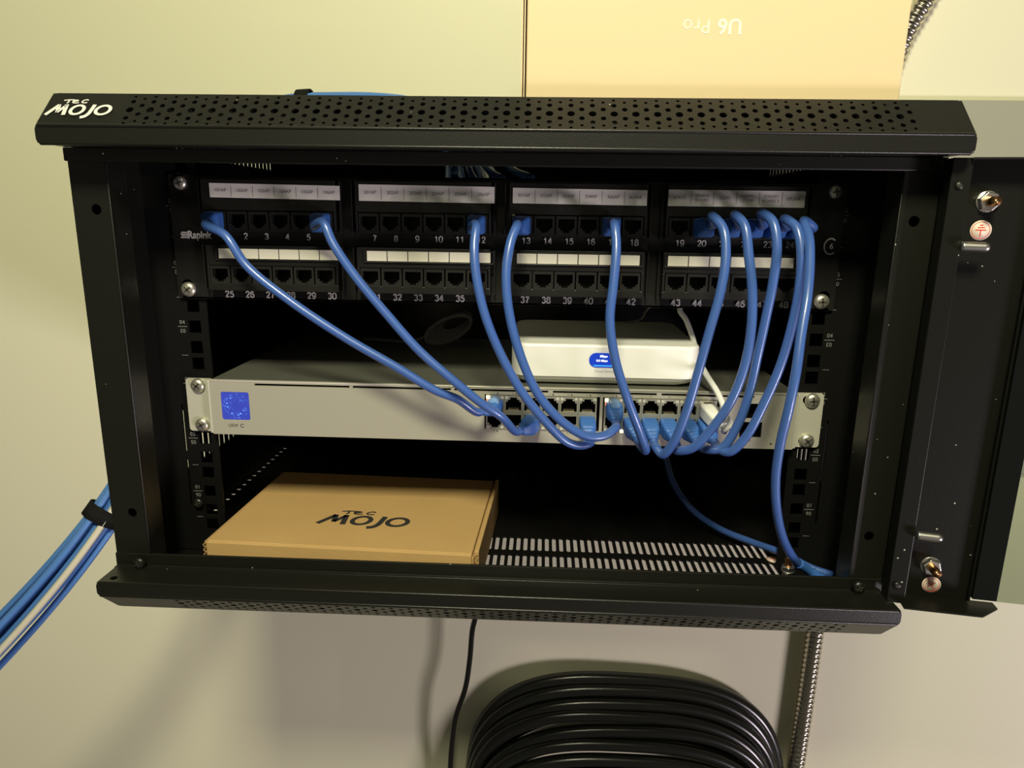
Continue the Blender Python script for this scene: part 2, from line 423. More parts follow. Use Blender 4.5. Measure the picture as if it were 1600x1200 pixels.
# rails with square holes, printed marks, and long slots
def rail(s_):
    ls = [rect(*sorted((s_*264, s_*222)), -289, 36)]
    for u in range(-1, 7):
        c = -15.875 - 44.45*u
        for d in (15.875, 0, -15.875):
            z = c+d
            if -284 < z < 30: ls.append(rect(s_*232.5-4.7, s_*232.5+4.7, z-4.7, z+4.7))
    for a, b in ((-205,-166),(-250,-212)): ls.append(rect(s_*248.4-.7, s_*248.4+.7, a, b))
    mb = MB(); plate(mb, ls, 1.6, lambda u, v, n: (u, .8-n, v))
    mb.box(*sorted((s_*262.6, s_*264)), 0, 16, -289, 36)
    r = mb.build('mounting_rail', M['black_in'], cab, bevel=.3)
    pr = MB()
    for i, (a, b) in enumerate((('06','01'),('05','02'),('04','03'),('03','04'),('02','05'),('01','06'))):
        z = -15.875-44.45*i; xx = s_*242.0
        text(pr, a, 4.3, (xx, -.05, z+3.2), XA, ZA, .1)
        text(pr, b, 4.3, (xx, -.05, z-3.2), (-1,0,0), (0,0,-1), .1)
        pr.box(xx-3.6, xx+3.6, -.2, -.05, z-.2, z+.2)
        pr.box(xx-2.4, xx+2.4, -.2, -.05, z-22.4, z-22.1)
    pr.build('rail_numbers', M['printdim'], r)
    return r
rail(-1); rail(1)
# side panels with vents, floor, top, rear
for s_ in (-1, 1):
    ls = [rect(-57, WY-3, -290.4, 50.3)]
    for k in range(25):
        y = 36.4+k*10.2
        ls.append(slot(y, -211, 4.8, 54)); ls.append(slot(y, 35.5, 4.9, 20))
    mb = MB(); plate(mb, ls, 1.4, lambda u, v, n: (s_*273.5+n, u, v))
    mb.build('side_panel', M['black_in'], cab)
mb = MB(); ffn = lambda u, v, n: (u, v, -290.7+n)
plate(mb, [rect(-274.2, -262, -57, 280)] + [rect(-271.4, -266.8, 52+k*12.9, 57.4+k*12.9) for k in range(17)], 1.4, ffn)
for y0, y1, yc, hh in ((-57, 15, -3, 28), (15, 50, 31, 25)):
    ls = [rect(-262, 274.2, y0, y1)]; x = -225.5
    while x < 226: ls.append(slot(x, yc, 3.3, hh)); x += 6.03
    plate(mb, ls, 1.4, ffn)
mb.box(-262, 274.2, 50, 280, -291.4, -290); mb.box(-274.2, 274.2, 280, WY-5, -291.4, -290)
mb.build('floor_panel', M['black_in'], cab)
mb = MB()
for k in range(17): mb.box(-9+k*12.6, -6.6+k*12.6, 120, 214, -290, -286.5)
mb.build('floor_rib', M['black'], cab, label='row of low stamped ribs at the back of the cabinet floor')
ls = [rect(-274, 274, -61, WY-5), [(a-30, b+150) for a, b in rrect(70, 38, 12)]]
mb = MB(); plate(mb, ls, 1.4, lambda u, v, n: (u, v, 49.6+n))
mb.build('top_panel', M['black_in'], cab)
MB().box(-274.2, 274.2, WY-6, WY-3, -292, 50.3).build('rear_panel', M['black_in'], cab)
# fixing screws of the cabinet
def pan_screw(name, p, r, m, parent, n=(0,-1,0), slot_m=None, label=None, tilt=0.4):
    p, n = Vector(p), Vector(n).normalized()
    up = Vector((0,0,1)) if abs(n.z) < .9 else Vector((0,1,0)); u = (up-n*up.dot(n)).normalized(); w_ = n.cross(u)
    mb = MB(); secs = []
    for h, rr in ((0,1.0),(.25,1.0),(.55,.86),(.72,.62),(.80,.40)):
        secs.append([p+n*(h*r*.75)+(u*math.cos(2*math.pi*k/20)+w_*math.sin(2*math.pi*k/20))*r*rr for k in range(20)])
    mb.loft(secs, True); o = mb.build(name, m, parent, label=label)
    cr = MB(); R3 = Matrix((( *(u*math.cos(tilt)+w_*math.sin(tilt)),), (*(w_*math.cos(tilt)-u*math.sin(tilt)),), (*n,))).transposed()
    cr.box(-r*.52, r*.52, -r*.11, r*.11, r*.3, r*.63, R3, p); cr.box(-r*.11, r*.11, -r*.52, r*.52, r*.3, r*.63, R3, p)
    cr.build('cross_recess', M['recess'], o)
    return o
for p in ((-257.2,-63.6,-269),(256.5,-63.6,-268.1)): pan_screw('fixing_screw', p, 4.4, M['black'], cab)
pan_screw('fixing_screw', (-241.6,-2,-255.8+8), 4.2, M['black'], cab)
# ground stud and sticker on the floor
def hexnut(mb, p, n, r, h):
    p, n = Vector(p), Vector(n).normalized(); up = Vector((0,0,1)) if abs(n.z) < .9 else Vector((1,0,0))
    u = (up-n*up.dot(n)).normalized(); w_ = n.cross(u)
    ring = lambda rr, hh: [p+n*hh+(u*math.cos(math.pi*k/3+.3)+w_*math.sin(math.pi*k/3+.3))*rr for k in range(6)]
    mb.loft([ring(r*.92,0), ring(r,h*.12), ring(r,h*.85), ring(r*.88,h)])
def ground_stud(p, n, parent, r=6.2, ln=13):
    p, n = Vector(p), Vector(n).normalized()
    st = MB(); hexnut(st, p, n, r, 4.6); st.cyl(p, p+n*.6, r*1.04, seg=24)
    o = st.build('ground_nut', M['zinc'], parent, bevel=.3)
    b = MB(); q = [];
    P = [p+n*(4+i*.5) for i in range(int((ln-4)*2))]
    b.tube(P, [2.6+(.22 if i % 2 else -.12) for i in range(len(P))], 16, raw=True)
    b.build('threaded_stud', M['brass'], o, label='copper coloured threaded stud')
ground_stud((226, -13, -284), (0,0,1), cab, 5.0, 12)
MB().cyl((226,-13,-290.2),(226,-13,-284),3.6).build('stud_spacer', M['zinc'], cab)
def ground_sticker(c, U, V, parent, r=6.0):
    c, U, V = Vector(c), Vector(U).normalized(), Vector(V).normalized(); N = U.cross(V)
    mb = MB(); mb.cyl(c, c+N*.2, r, seg=32); o = mb.build('earth_sticker', M['sticker'], parent, label='round sticker with red earth symbol')
    s = MB(); O = c+N*.2
    ring = [(r*.84*math.cos(a*math.pi/12), r*.84*math.sin(a*math.pi/12)) for a in range(25)]
    for a, b in zip(ring[:-1], ring[1:]): stroke(s, [a, b], r*.05, O, U, V, .08)
    k = r/6
    for x, y in ((3.0,.1),(2.0,1.6),(.9,3.0)): stroke(s, [(-x*k,y*k),(x*k,y*k)], .7*k, O, U, V, .08)
    stroke(s, [(0,.1*k),(0,-3.8*k)], .6*k, O, U, V, .08)
    s.build('earth_symbol', M['redprint'], o)
ground_sticker((225, 16.5, -289.9), (1,0,0), (0,1,0), cab, 5.5)

# the open glass door
A = math.radians(9); D = Vector((math.cos(A), -math.sin(A), 0)); Nn = Vector((-math.sin(A), -math.cos(A), 0))
H = Vector((281.5, -63, 0))
def dp(u, w_, z): return H + D*u + Nn*w_ + Vector((0,0,z))
def dbox(mb, u0, u1, w0, w1, z0, z1):
    vs = [dp(u,w_,z) for u in (u0,u1) for w_ in (w0,w1) for z in (z0,z1)]
    return mb.add(vs, [(0,1,3,2),(4,6,7,5),(0,4,5,1),(2,3,7,6),(0,2,6,4),(1,5,7,3)])
ZT, ZB = 17.5, -272.0
db = MB(); dbox(db, 0, 46, 0, 1.4, ZB, ZT)                       # stile plate
dbox(db, 0, 1.4, 0, 14, ZB, ZT)                                  # hinge side return
dbox(db, 44.5, 46, 1.4, 5, ZB+2, ZT)                             # inner return
dbox(db, 0, 60, 0, 18, ZT-1.4, ZT)                               # top flange
poly = [(0,0),(0,21),(48,21),(62,8),(62,0)]
vs = [dp(u,w_,ZB-.6) for u,w_ in poly]+[dp(u,w_,ZB+.8) for u,w_ in poly]
db.add(vs, [(4,3,2,1,0),(5,6,7,8,9)]+[(i,(i+1)%5,5+(i+1)%5,5+i) for i in range(5)])
door = db.build('door', M['black_dusty'], cab, bevel=.5, label='open glass door seen from its inner side')
hs = MB(); dbox(hs, -9, 2, 13, 14.4, ZB, ZT); dbox(hs, -9, -7.8, 1.2, 13, ZB, ZT)
hst = hs.build('hinge_strip', M['black_dusty'], door, bevel=.4)
fs_ = MB(); dbox(fs_, 440, 505, 0, 1.4, ZB, ZT); dbox(fs_, 503.6, 505, 1.4, 18, ZB, ZT); fs_.build('lock_side_stile', M['black_dusty'], door, bevel=.5)
gb = MB(); dbox(gb, 46.2, 61, 3, 7, ZB+5, ZT); gb2 = MB(); dbox(gb2, 419, 440, 3, 7, ZB+5, ZT)
M['enamel'] = mat('black_enamel_glass', (.006,.007,.007), .12, spec=.5)
for q_ in (gb, gb2): q_.build('black_glass_border', M['enamel'], door, bevel=.3)
g = MB(); dbox(g, 61, 419, 3, 7, ZB+5, ZT); g.build('door_glass', M['glass'], door, label='grey tinted clear glass')
def pin(z, uu):
    mb = MB(); P = [dp(uu+i, 16.5+.03*i, z-.02*i) for i in range(0, 16)]
    mb.tube(P, [2.9]*14+[2.6,1.9], 18, raw=True); mb.build('hinge_pin', M['zinc'], door, label='short bright steel hinge lever')
pin(-33.5, 1.5); pin(-220.5, 2.5)
for z in (1.5, -259): pan_screw('hinge_screw', dp(-4, 14.2, z), 2.6, M['black'], door, n=Nn)
ground_stud(dp(17.5, 1.4, -7), Nn, door); ground_stud(dp(19.5, 1.4, -248), Nn, door)
ground_sticker(dp(16.5, 1.5, -24), D, ZA, door)
ground_sticker(dp(22, 1.5, -262.2), D*math.cos(.6)+Vector(ZA)*math.sin(.6), Vector(ZA)*math.cos(.6)-D*math.sin(.6), door)

# ------------------------------------------------------------------ patch panel
pp = empty('patch_panel', (0, -2, -82.5), 'black forty eight port patch panel with printed label strips above its ports', 'patch panel')
GX = (-204.0, -93.6, 15.6, 125.2)         # first port centre of each group of six
PX = 15.45
def port_x(n):                            # n from 1
    m = (n-1) % 24; return GX[m//6] + PX*(m % 6)
JP = [(-5.7,4.6),(5.7,4.6),(5.7,-1.6),(4.1,-1.6),(4.1,-3.2),(2.3,-3.2),(2.3,-4.8),(-2.3,-4.8),(-2.3,-3.2),(-4.1,-3.2),(-4.1,-1.6),(-5.7,-1.6)]
ZU, ZL = -25.8, -64.3
ls = [[(a, b-38.2) for a, b in rrect(241, 44.6, 1.5)]]
for gx in GX:
    ls.append(rect(gx-8.2, gx+5*PX+8.2, -31.6, -18.2)); ls.append(rect(gx-8.2, gx+5*PX+8.2, -70.6, -57.2))
for s_ in (-1,1):
    for z in (0, -76.2): ls.append(slot(s_*233.4+0, z+1.5, 8.2, 12))
mb = MB(); plate(mb, ls, 2.0, lambda u, v, n: (u, -2-n, v))
mb.box(-238, 238, -3, 12, -83, -81.6); mb.box(-222, 222, -3, 14, 5, 6.2)
mb.build('faceplate', M['blackplastic'], pp, bevel=.4)
for gx in GX:
    a, b = gx-9.6, gx+5*PX+9.6
    # upper module
    for (zt, zb_, zo0, zo1) in ((3.0,-33.4,-31.6,-18.4),(-43.0,-75.6,-70.4,-57.4)):
        fr = MB()
        fr.box(a, b, -12, -3, zo1, zt); fr.box(a, b, -12, -3, zb_, zo0)
        fr.box(a, a+1.8, -12.0, -3, zo0, zo1); fr.box(b-1.8, b, -12.0, -3, zo0, zo1)
        fr.box(a-3.2, a-2.2, -10, -3, zb_, zt); fr.box(b+2.2, b+3.2, -10, -3, zb_, zt)
        fr.build('port_module', M['blackplastic'], pp, bevel=.5)
# one port, then copies
pm = MB(); plate(pm, [rect(-7.2,7.2,-6.6,6.6), JP], 1.0, lambda u, v, n: (u, -11.6-n, v))
pm.box(-7.2,7.2,-11,-8.6,6.0,6.6); pm.box(-7.0,-6.2,-11.2,2,-6.4,6.4); pm.box(6.2,7.0,-11.2,2,-6.4,6.4); pm.box(-6.4,6.4,0,1,-6,6)
pm.box(-6.3,6.3,-11,1,-6.4,-5.4)
port0 = pm.build('port', M['portblack'], pp, bevel=.15)
port0.data.transform(Matrix.Translation(WL[pp]*S)); first = True
for n in range(1, 49):
    z = ZU if n <= 24 else ZL
    loc = Vector((port_x(n), 0, z)) - WL[pp]
    if first: port0.location = loc*S; first = False
    else: copy_part(port0, pp, loc)
# numbers
DG = {'0': [[(.25,.7),(.08,.6),(.05,.35),(.08,.1),(.25,0),(.42,.1),(.45,.35),(.42,.6),(.25,.7)]],
 '1': [[(.10,.52),(.28,.68)],[(.29,.72),(.29,-.03)]],
 '2': [[(.06,.52),(.13,.66),(.27,.7),(.41,.63),(.42,.48),(.28,.28),(.08,.04)],[(.04,.02),(.46,.02)]],
 '3': [[(.07,.57),(.16,.68),(.30,.69),(.41,.58),(.37,.43),(.20,.38)],[(.20,.37),(.38,.34),(.44,.2),(.36,.04),(.20,0),(.05,.12)]],
 '4': [[(.34,.72),(.34,-.03)],[(.32,.68),(.03,.20)],[(.0,.20),(.48,.20)]],
 '5': [[(.43,.67),(.13,.67)],[(.14,.70),(.09,.34)],[(.09,.36),(.24,.44),(.40,.37),(.44,.2),(.36,.04),(.20,0),(.05,.12)]],
 '6': [[(.42,.57),(.34,.67),(.22,.68),(.10,.58),(.05,.32),(.09,.08),(.25,0),(.40,.07),(.44,.22),(.38,.38),(.24,.43),(.10,.35),(.06,.24)]],
 '7': [[(.04,.67),(.46,.67)],[(.44,.67),(.27,.38),(.18,-.03)]],
 '8': [[(.25,.7),(.10,.62),(.10,.46),(.25,.38),(.40,.46),(.40,.62),(.25,.7)],[(.25,.38),(.08,.28),(.07,.09),(.25,0),(.43,.09),(.42,.28),(.25,.38)]],
 '9': [[(.08,.12),(.16,.01),(.28,.01),(.40,.12),(.45,.37),(.41,.61),(.25,.69),(.10,.62),(.06,.47),(.12,.31),(.26,.26),(.40,.34),(.44,.44)]]}
def digits(mb, t, h, O, w=.12):
    k = h/.7; adv = .56; x0 = -(len(t)*adv-.06)/2
    for i, ch in enumerate(t):
        for pl in DG[ch]: stroke(mb, [((x0+i*adv+a)*k, (b-.35)*k) for a, b in pl], w*k, O, XA, ZA, .12)

NX = (-201.8, -91.3, 18.2, 127.7)
for n in range(1, 49):
    m = (n-1) % 24; x = NX[m//6]+15.45*(m % 6)
    if m % 6 == 0: nb = MB()
    digits(nb, str(n), 4.1 if n <= 24 else 4.3, (x, -4.1, -36.6 if n <= 24 else -79.0), .12 if n <= 24 else .145)
    if m % 6 == 5: nb.build('port_numbers', M['print'], pp, label='white port numbers %d to %d' % (n-5, n))
lg = MB()
text(lg, 'Rapink', 7.6, (-229.6, -4.1, -36.4), XA, ZA, .12, align='LEFT', offset=.22, sx=.84)
for i in range(4): stroke(lg, [(-5.2+i*.9*0-.6*(i%2), 1.9-i*1.25), (0, 1.9-i*1.25)], .7, (-229.0,-4.1,-36.4), XA, ZA, .12)
lg.build('maker_lettering', M['print'], pp, label='white maker lettering')
lg = MB()
for i in range(24):
    a0, a1 = [math.radians(50+i*260/24), math.radians(50+(i+1)*260/24)]
    stroke(lg, [(4.4*math.cos(a0), 5.4*math.sin(a0)), (4.4*math.cos(a1), 5.4*math.sin(a1))], 1.0, (233.4,-4.1,-37.2), XA, ZA, .12)
text(lg, '6', 5.6, (234.0,-4.1,-37.2), XA, ZA, .12, offset=.05)
lg.build('category_mark', M['print'], pp, label='white ring shaped category mark with a six')
# label strips
STR = (( -206.6,-113.4,('101AP','102AP','103AP','104AP','105AP','106AP'), .2,-9.6, -.9),
       (-99.8,-4.2,('201AP','202AP','203AP','204AP','205AP','206AP'), .6,-10.6,-.6),
       (8.6,101.6,('301AP','302AP','303AP','304AP','306AP','BLANK'), -.4,-10.8,-.5),
       (116.2,209.2,('STAGE','SOUND\nBOARD','COPY','ADMIN\nCOMP','SOUND\nBOARD 2','UPLINK'), -.2,-11.2,0))
for a, b, words, zt, zb_, dz in STR:
    mb = MB(); mb.add([(a,-12.2,zt),(b,-12.2,zt+dz),(b,-12.2,zb_+dz),(a,-12.2,zb_),(a,-12.7,zt),(b,-12.7,zt+dz),(b,-12.7,zb_+dz),(a,-12.7,zb_)],
        [(0,1,2,3),(7,6,5,4),(0,4,5,1),(1,5,6,2),(2,6,7,3),(3,7,4,0)])
    o = mb.build('label_strip', M['label'], pp, label='white printed label strip reading '+' '.join(w_.replace('\n',' ') for w_ in words))
    tx = MB(); n6 = (b-a)/6
    for i, w_ in enumerate(words):
        two = '\n' in w_
        zc = (zt+zb_)/2+dz*(i+.5)/6+.2
        if two:
            p, q = w_.split('\n')
            text(tx, p, 2.8, (a+n6*(i+.5), -12.72, zc+1.5), XA, ZA, .05); text(tx, q, 2.8, (a+n6*(i+.5), -12.72, zc-1.5), XA, ZA, .05)
        else: text(tx, w_, 3.2 if w_[0].isdigit() else 2.9, (a+n6*(i+.5), -12.72, zc), XA, ZA, .05)
        if i: tx.box(a+n6*i-.12, a+n6*i+.12, -12.8, -12.7, zb_+dz+1.4, zt+dz-.8)
    tx.build('label_text', M['inkgrey'], o)
for gi, (a, b) in enumerate(((-204.0,-115.2),(-95.8,-6.4),(11.8,99.2),(118.4,206.4))):
    mb = MB(); n6 = (b-a)/6
    for i in range(6): mb.box(a+n6*i+.35, a+n6*(i+1)-.35, -12.6, -12.0, -52.3, -45.3)
    mb.build('insert_strip', M['label_low'], pp, label='blank cream paper insert strip')
    h = MB(); h.box(a-2, b+2, -13.4, -12, -53.6, -52.7); h.box(a-2, b+2, -13.2, -12, -44.9, -44.3); h.box(a-2.2, a-1.0, -13.2, -12, -53.6, -44.3); h.box(b+1.0, b+2.2, -13.2, -12, -53.6, -44.3)
    h.build('insert_holder', M['blackplastic'], pp, bevel=.3)
for (px, z) in ((-232.0,.3),(232.5,0),(-232.6,-76.2),(231.6,-76.4)):
    pan_screw('rack_screw', (px, -3.4, z), 5.6 if z < -50 else 5.0, M['chrome'], pp, label='bright cross head rack screw', tilt=random.random())

# ------------------------------------------------------------------ network switch
sw = empty('network_switch', (0, 0, -187), 'slim silver rack switch with square blue display and two rows of ports', 'network switch')
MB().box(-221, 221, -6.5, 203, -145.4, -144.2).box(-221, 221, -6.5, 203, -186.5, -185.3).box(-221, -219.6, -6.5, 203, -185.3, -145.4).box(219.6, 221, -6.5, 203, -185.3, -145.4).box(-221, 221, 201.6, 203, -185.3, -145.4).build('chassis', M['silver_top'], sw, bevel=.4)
# faceplate
FZ0, FZ1 = -186.8, -143.6; FY = -9.0
ls = [[(a, b+(FZ0+FZ1)/2) for a, b in rrect(221, (FZ1-FZ0)/2, 1.0)],
      rect(-10.6, 75.8, -176.9, -149.9), rect(78.0, 164.6, -176.9, -149.9),
      rect(180.5, 196.8, -163.4, -152.0), rect(180.5, 196.8, -178.0, -166.2)]
scr = [(a-201.8, b-164.0) for a, b in rrect(10.9, 11.0, 1.6)]
ls.append(scr)
for a, b in ((-186,-113),(-110.5,-36),(-33.5,37),(40.5,117.5),(121,189)): ls.append(rect(a, b, -147.7, -145.9))
ls.append(circ(204.5, -183, .9, 10))
mb = MB(); plate(mb, ls, 2.0, lambda u, v, n: (u, -8-n, v))
mb.tube([(-220.6,-8.6,-144.4),(220.6,-8.6,-144.4)], .9, 12, raw=True)
fp = mb.build('faceplate', M['silver'], sw, bevel=.35)
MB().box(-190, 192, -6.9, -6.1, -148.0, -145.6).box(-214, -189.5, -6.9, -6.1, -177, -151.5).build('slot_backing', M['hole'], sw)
mb = MB(); vs = []
mb.prism(scr, -8.6, -7.0, 'xz'); mb.build('display', M['screen'], sw, label='square blue display with glowing particle ring')
tx = MB(); text(tx, 'USW', 3.4, (-204.6, -9.05, -179.6), XA, ZA, .06, offset=.03)
for i in range(10):
    a0 = math.radians(30+i*30); a1 = a0+math.radians(30)
    stroke(tx, [(1.3*math.cos(a0),1.3*math.sin(a0)),(1.3*math.cos(a1),1.3*math.sin(a1))], .5, (-197.6,-9.05,-179.6), XA, ZA, .06)
tx.build('model_lettering', M['ink'], sw); tx = MB()
SWX = [-2.6+13.85*i for i in range(6)] + [86.0+13.85*i for i in range(6)]
for i, x in enumerate(SWX):
    text(tx, str(2*i+1)+' ', 1.9, (x-.4, -9.05, -148.8), XA, ZA, .05); text(tx, str(2*i+2), 1.9, (x-.6, -9.05, -178.3), XA, ZA, .05)
    for zc in (-148.8, -178.3):
        if i < 7: tx.add([(x+1,-9.15,zc),(x+1.8,-9.15,zc+.8),(x+2.6,-9.15,zc),(x+1.8,-9.15,zc-.8)], [(0,1,2,3)])
text(tx, '25', 1.8, (175, -9.05, -150.8), XA, ZA, .05); text(tx, '26', 1.8, (188.6, -9.05, -180.6), XA, ZA, .05)
tx.build('face_lettering', M['inkgrey'], sw)
# jacks
JU = [(-5.8,-4.9),(5.8,-4.9),(5.8,1.8),(4.4,1.8),(4.4,3.4),(2.6,3.4),(2.6,5.1),(-2.6,5.1),(-2.6,3.4),(-4.4,3.4),(-4.4,1.8),(-5.8,1.8)]
def jack(up):
    s2 = 1 if up else -1
    m = MB(); plate(m, [rect(-6.85,6.85,-6.55,6.55), [(a*s2, b*s2) for a, b in JU]], 1.0, lambda u, v, n: (u, -9.3-n, v))
    m.box(-6.85,-6.3,-9,4,-6.5,6.5); m.box(6.3,6.85,-9,4,-6.5,6.5)
    return m
jk = []
for up in (True, False):
    m = jack(up); o = m.build('port', M['cage'], sw, bevel=.12); o.data.transform(Matrix.Translation(WL[sw]*S))
    s2 = 1 if up else -1
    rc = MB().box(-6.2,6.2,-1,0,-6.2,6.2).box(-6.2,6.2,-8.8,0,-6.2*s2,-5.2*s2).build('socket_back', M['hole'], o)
    ct = MB()
    for k in range(8): ct.box(-3.9+k*1.02, -3.4+k*1.02, -8.7, -4, *sorted((-5.2*s2,-4.2*s2)))
    cto = ct.build('contacts', M['gold'], o)
    ld = MB().box(-6.4,-4.2,-10.1,-9.7,*sorted((4.0*s2,5.9*s2))).box(4.2,6.4,-10.1,-9.7,*sorted((4.0*s2,5.9*s2))).build('led_window', M['led_off'], o)
    for c_ in (rc, cto, ld):
        c_.data.transform(Matrix.Translation(-WL[sw]*S + WL[sw]*S)) if False else None
        c_.data.transform(Matrix.Translation(WL[sw]*S))
    jk.append(o)
for r_, o in enumerate(jk):
    z = -156.8 if r_ == 0 else -170.0; kids = list(o.children)
    for i, x in enumerate(SWX):
        loc = Vector((x, 0, z))-WL[sw]
        if i == 0: o.location = loc*S
        else:
            c = copy_part(o, sw, loc)
            for kd in kids:
                d = kd.copy(); C.objects.link(d); d.parent = c
for x, z, m_ in ((-8.0,-151.6,'led'),(-7.6,-154.4,'led_o'),(80.6,-151.8,'led'),(81.0,-154.6,'led_o'),(61.4,-175.2,'led'),(92.4+.4,-175.6,'led'),(150.4,-151.8,'led_off')):
    MB().box(x-1.3, x+1.3, -10.6, -10.1, z-1.2, z+1.2).build('link_light', M[m_], sw, label='lit amber port light' if m_ == 'led_o' else ('lit white port light' if m_ == 'led' else None))
for (a, b) in ((-163.2,-152.2),(-177.8,-166.4)):
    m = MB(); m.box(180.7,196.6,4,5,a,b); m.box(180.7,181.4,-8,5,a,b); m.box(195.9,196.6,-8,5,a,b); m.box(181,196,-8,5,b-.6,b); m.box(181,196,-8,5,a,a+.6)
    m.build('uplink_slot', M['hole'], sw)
for s_ in (-1, 1):
    mb = MB(); cx = s_*231.2
    ls = [[(cx+a, b-165.2) for a, b in rrect(10.4, 21.0, 2.5)]]
    for z in (-149.4, -181): ls.append([(a+cx, b+z) for a, b in rrect(5.0, 3.2, 3.1)])
    plate(mb, ls, 2.0, lambda u, v, n: (u, -3.2-n, v))
    mb.box(*sorted((s_*221, s_*222.6)), -9.6, -2.6, -186, -144.4)
    o = mb.build('rack_ear', M['ear'], sw, bevel=.6, label='pale silver mounting bracket')
    for z in (-149.6, -180.8): pan_screw('rack_screw', (s_*(232.4 if z > -160 else 231.6)+.6, -4.4, z), 5.6, M['chrome'], sw, label='bright cross head rack screw', tilt=random.random()*1.5)

# ------------------------------------------------------------------ gateway on the switch
gw = empty('network_gateway', (79, 60, -143.6), 'small white rounded gateway box lying on top of the silver switch', 'gateway')
cx, cy = 79.5, 63.5
mb = MB(); secs = []
for z, ins in ((-143.2,9),(-141.6,8.4),(-141.2,4.4),(-139.4,2.4),(-137.0,.6),(-136.6,0),(-113.8,0),(-112.6,.5),(-112.0,1.6)):
    secs.append([Vector((cx+a, cy+b, z)) for a, b in rrect(71-ins, 64-ins, 13-ins*.4, 8)])
mb.loft(secs, False); g_ = mb.build('housing', M['white'], gw, bevel=0)
sc = MB(); O = Vector((83.8,-.8,-123.5))
cap = [(a+78.0, b-123.4) for a, b in rrect(11.0, 5.4, 5.3, 8)]
sc.prism(cap, -1.2, -.4, 'xz'); dsp = sc.build('display', M['screen_g'], gw, label='pill shaped blue status display')
bm_ = MB().box(70.5, 86, -1.35, -1.2, -128.1, -127.1); bm_.build('display_bar', M['screen_bar'], dsp)
tx = MB()
for i in range(2): pass
text(tx, 'Mbps', 2.6, (77.8,-1.22,-120.4), XA, ZA, .1, offset=.05); text(tx, '1', 2.6, (85.4,-1.22,-120.4), XA, ZA, .1, offset=.05)
text(tx, '0.0 Mbps', 2.3, (76.6,-1.22,-123.8), XA, ZA, .1, offset=.05); text(tx, '0.0', 2.3, (85.4,-1.22,-123.8), XA, ZA, .1, offset=.05)
tx.build('display_text', M['screen_w'], dsp)
tx = MB(); text(tx, 'Cloud Gateway', 2.6, (79.6,-.6,-132.0), XA, ZA, .08); tx.build('front_lettering', M['palegrey'], gw)

# ------------------------------------------------------------------ boxes
def carton(name, label, cat, ctr, ang, w_, d_, z0, z1, m):
    t = empty(name, (ctr[0], ctr[1], z0), label, cat); R3 = Matrix.Rotation(ang, 3, 'Z'); o = Vector((ctr[0], ctr[1], 0))
    return t, R3, o
bx, R3, o = carton('cardboard_box', 'flat brown cardboard mailer box lying on the cabinet floor, dark lettering on lid', 'cardboard box', (-111, 24), math.radians(-2.2), 205, 145, -290, -258, M['kraft'])
hw, hd = 102.5, 73
m = MB(); m.box(-hw+3, hw-3, -hd, hd, -289.9, -261.5, R3, o); m.build('tray', M['kraft'], bx, bevel=1.2)
m = MB(); m.box(-hw+1.2, hw-4.2, -hd-.5, hd, -261.2, -258.2, R3, o); m.box(-hw+1.2, hw-4.2, -hd-2.6, -hd-.6, -288, -258.4, R3, o)
lid = m.build('lid', M['kraft'], bx, bevel=1.6, seg=3)
m = MB(); m.box(hw-2.6, hw+.6, -hd+1, hd, -289.8, -256.8, R3, o); m.build('side_flap', M['kraft'], bx, bevel=.8); m = MB(); m.box(-hw-.6, -hw+.6, -hd-1, hd, -289.8, -258.8, R3, o)
m.build('side_flap', M['kraft'], bx, bevel=.8)
m = MB(); P = []
for i in range(30): P.append(R3 @ Vector((-hw+.2, -hd-2.4, -287+i*.98)) + o + R3 @ Vector((1.1*math.sin(i*1.6), -.3, 0)))
m.tube(P, .45, 6, raw=True); m.build('corrugated_edge', M['kraft_edge'], bx); m = MB()
P = [R3 @ Vector((hw-1.0, -hd+.8, -287+i*.98)) + o + R3 @ Vector((1.1*math.sin(i*1.6), -.3, 0)) for i in range(30)]
m.tube(P, .45, 6, raw=True)
m.build('corrugated_edge', M['kraft_edge'], bx)
m = MB(); Ub = R3 @ Vector((1,0,0)); Vb = R3 @ Vector((0,1,0))
mojo(m, Vector((-107, -3, -258.0)), Ub, Vb, 1.83, 2.4); m.build('lid_lettering', M['ink'], bx, label='dark lettering on the lid')

t = empty('product_box', (130, -20, 50.5), 'large pale cardboard box standing on top of the cabinet, upside down white lettering', 'cardboard box')
m = MB(); m.box(17.5, 244.5, -54, 18, 50.4, 285); m.build('carton', M['paleboard'], t, bevel=1.0)
m = MB(); m.box(14.4, 15.2, -55, 18, 50.4, 285); m.build('side_flap', M['paleboard'], t); m = MB(); m.box(15.9, 16.6, -54.4, 18, 50.4, 285); m.build('side_flap', M['paleboard'], t)
m = MB()
text(m, 'U6', 12.2, (146.6,-54.1,93.2), (-1,0,0), (0,0,-1), .1, align='LEFT', offset=.25); text(m, 'Pro', 11.2, (127.8,-54.1,93.2), (-1,0,0), (0,0,-1), .1, align='LEFT', offset=-.05, spacing=1.05)
m.build('box_lettering', M['paleboard_print'], t, label='white upside down lettering')

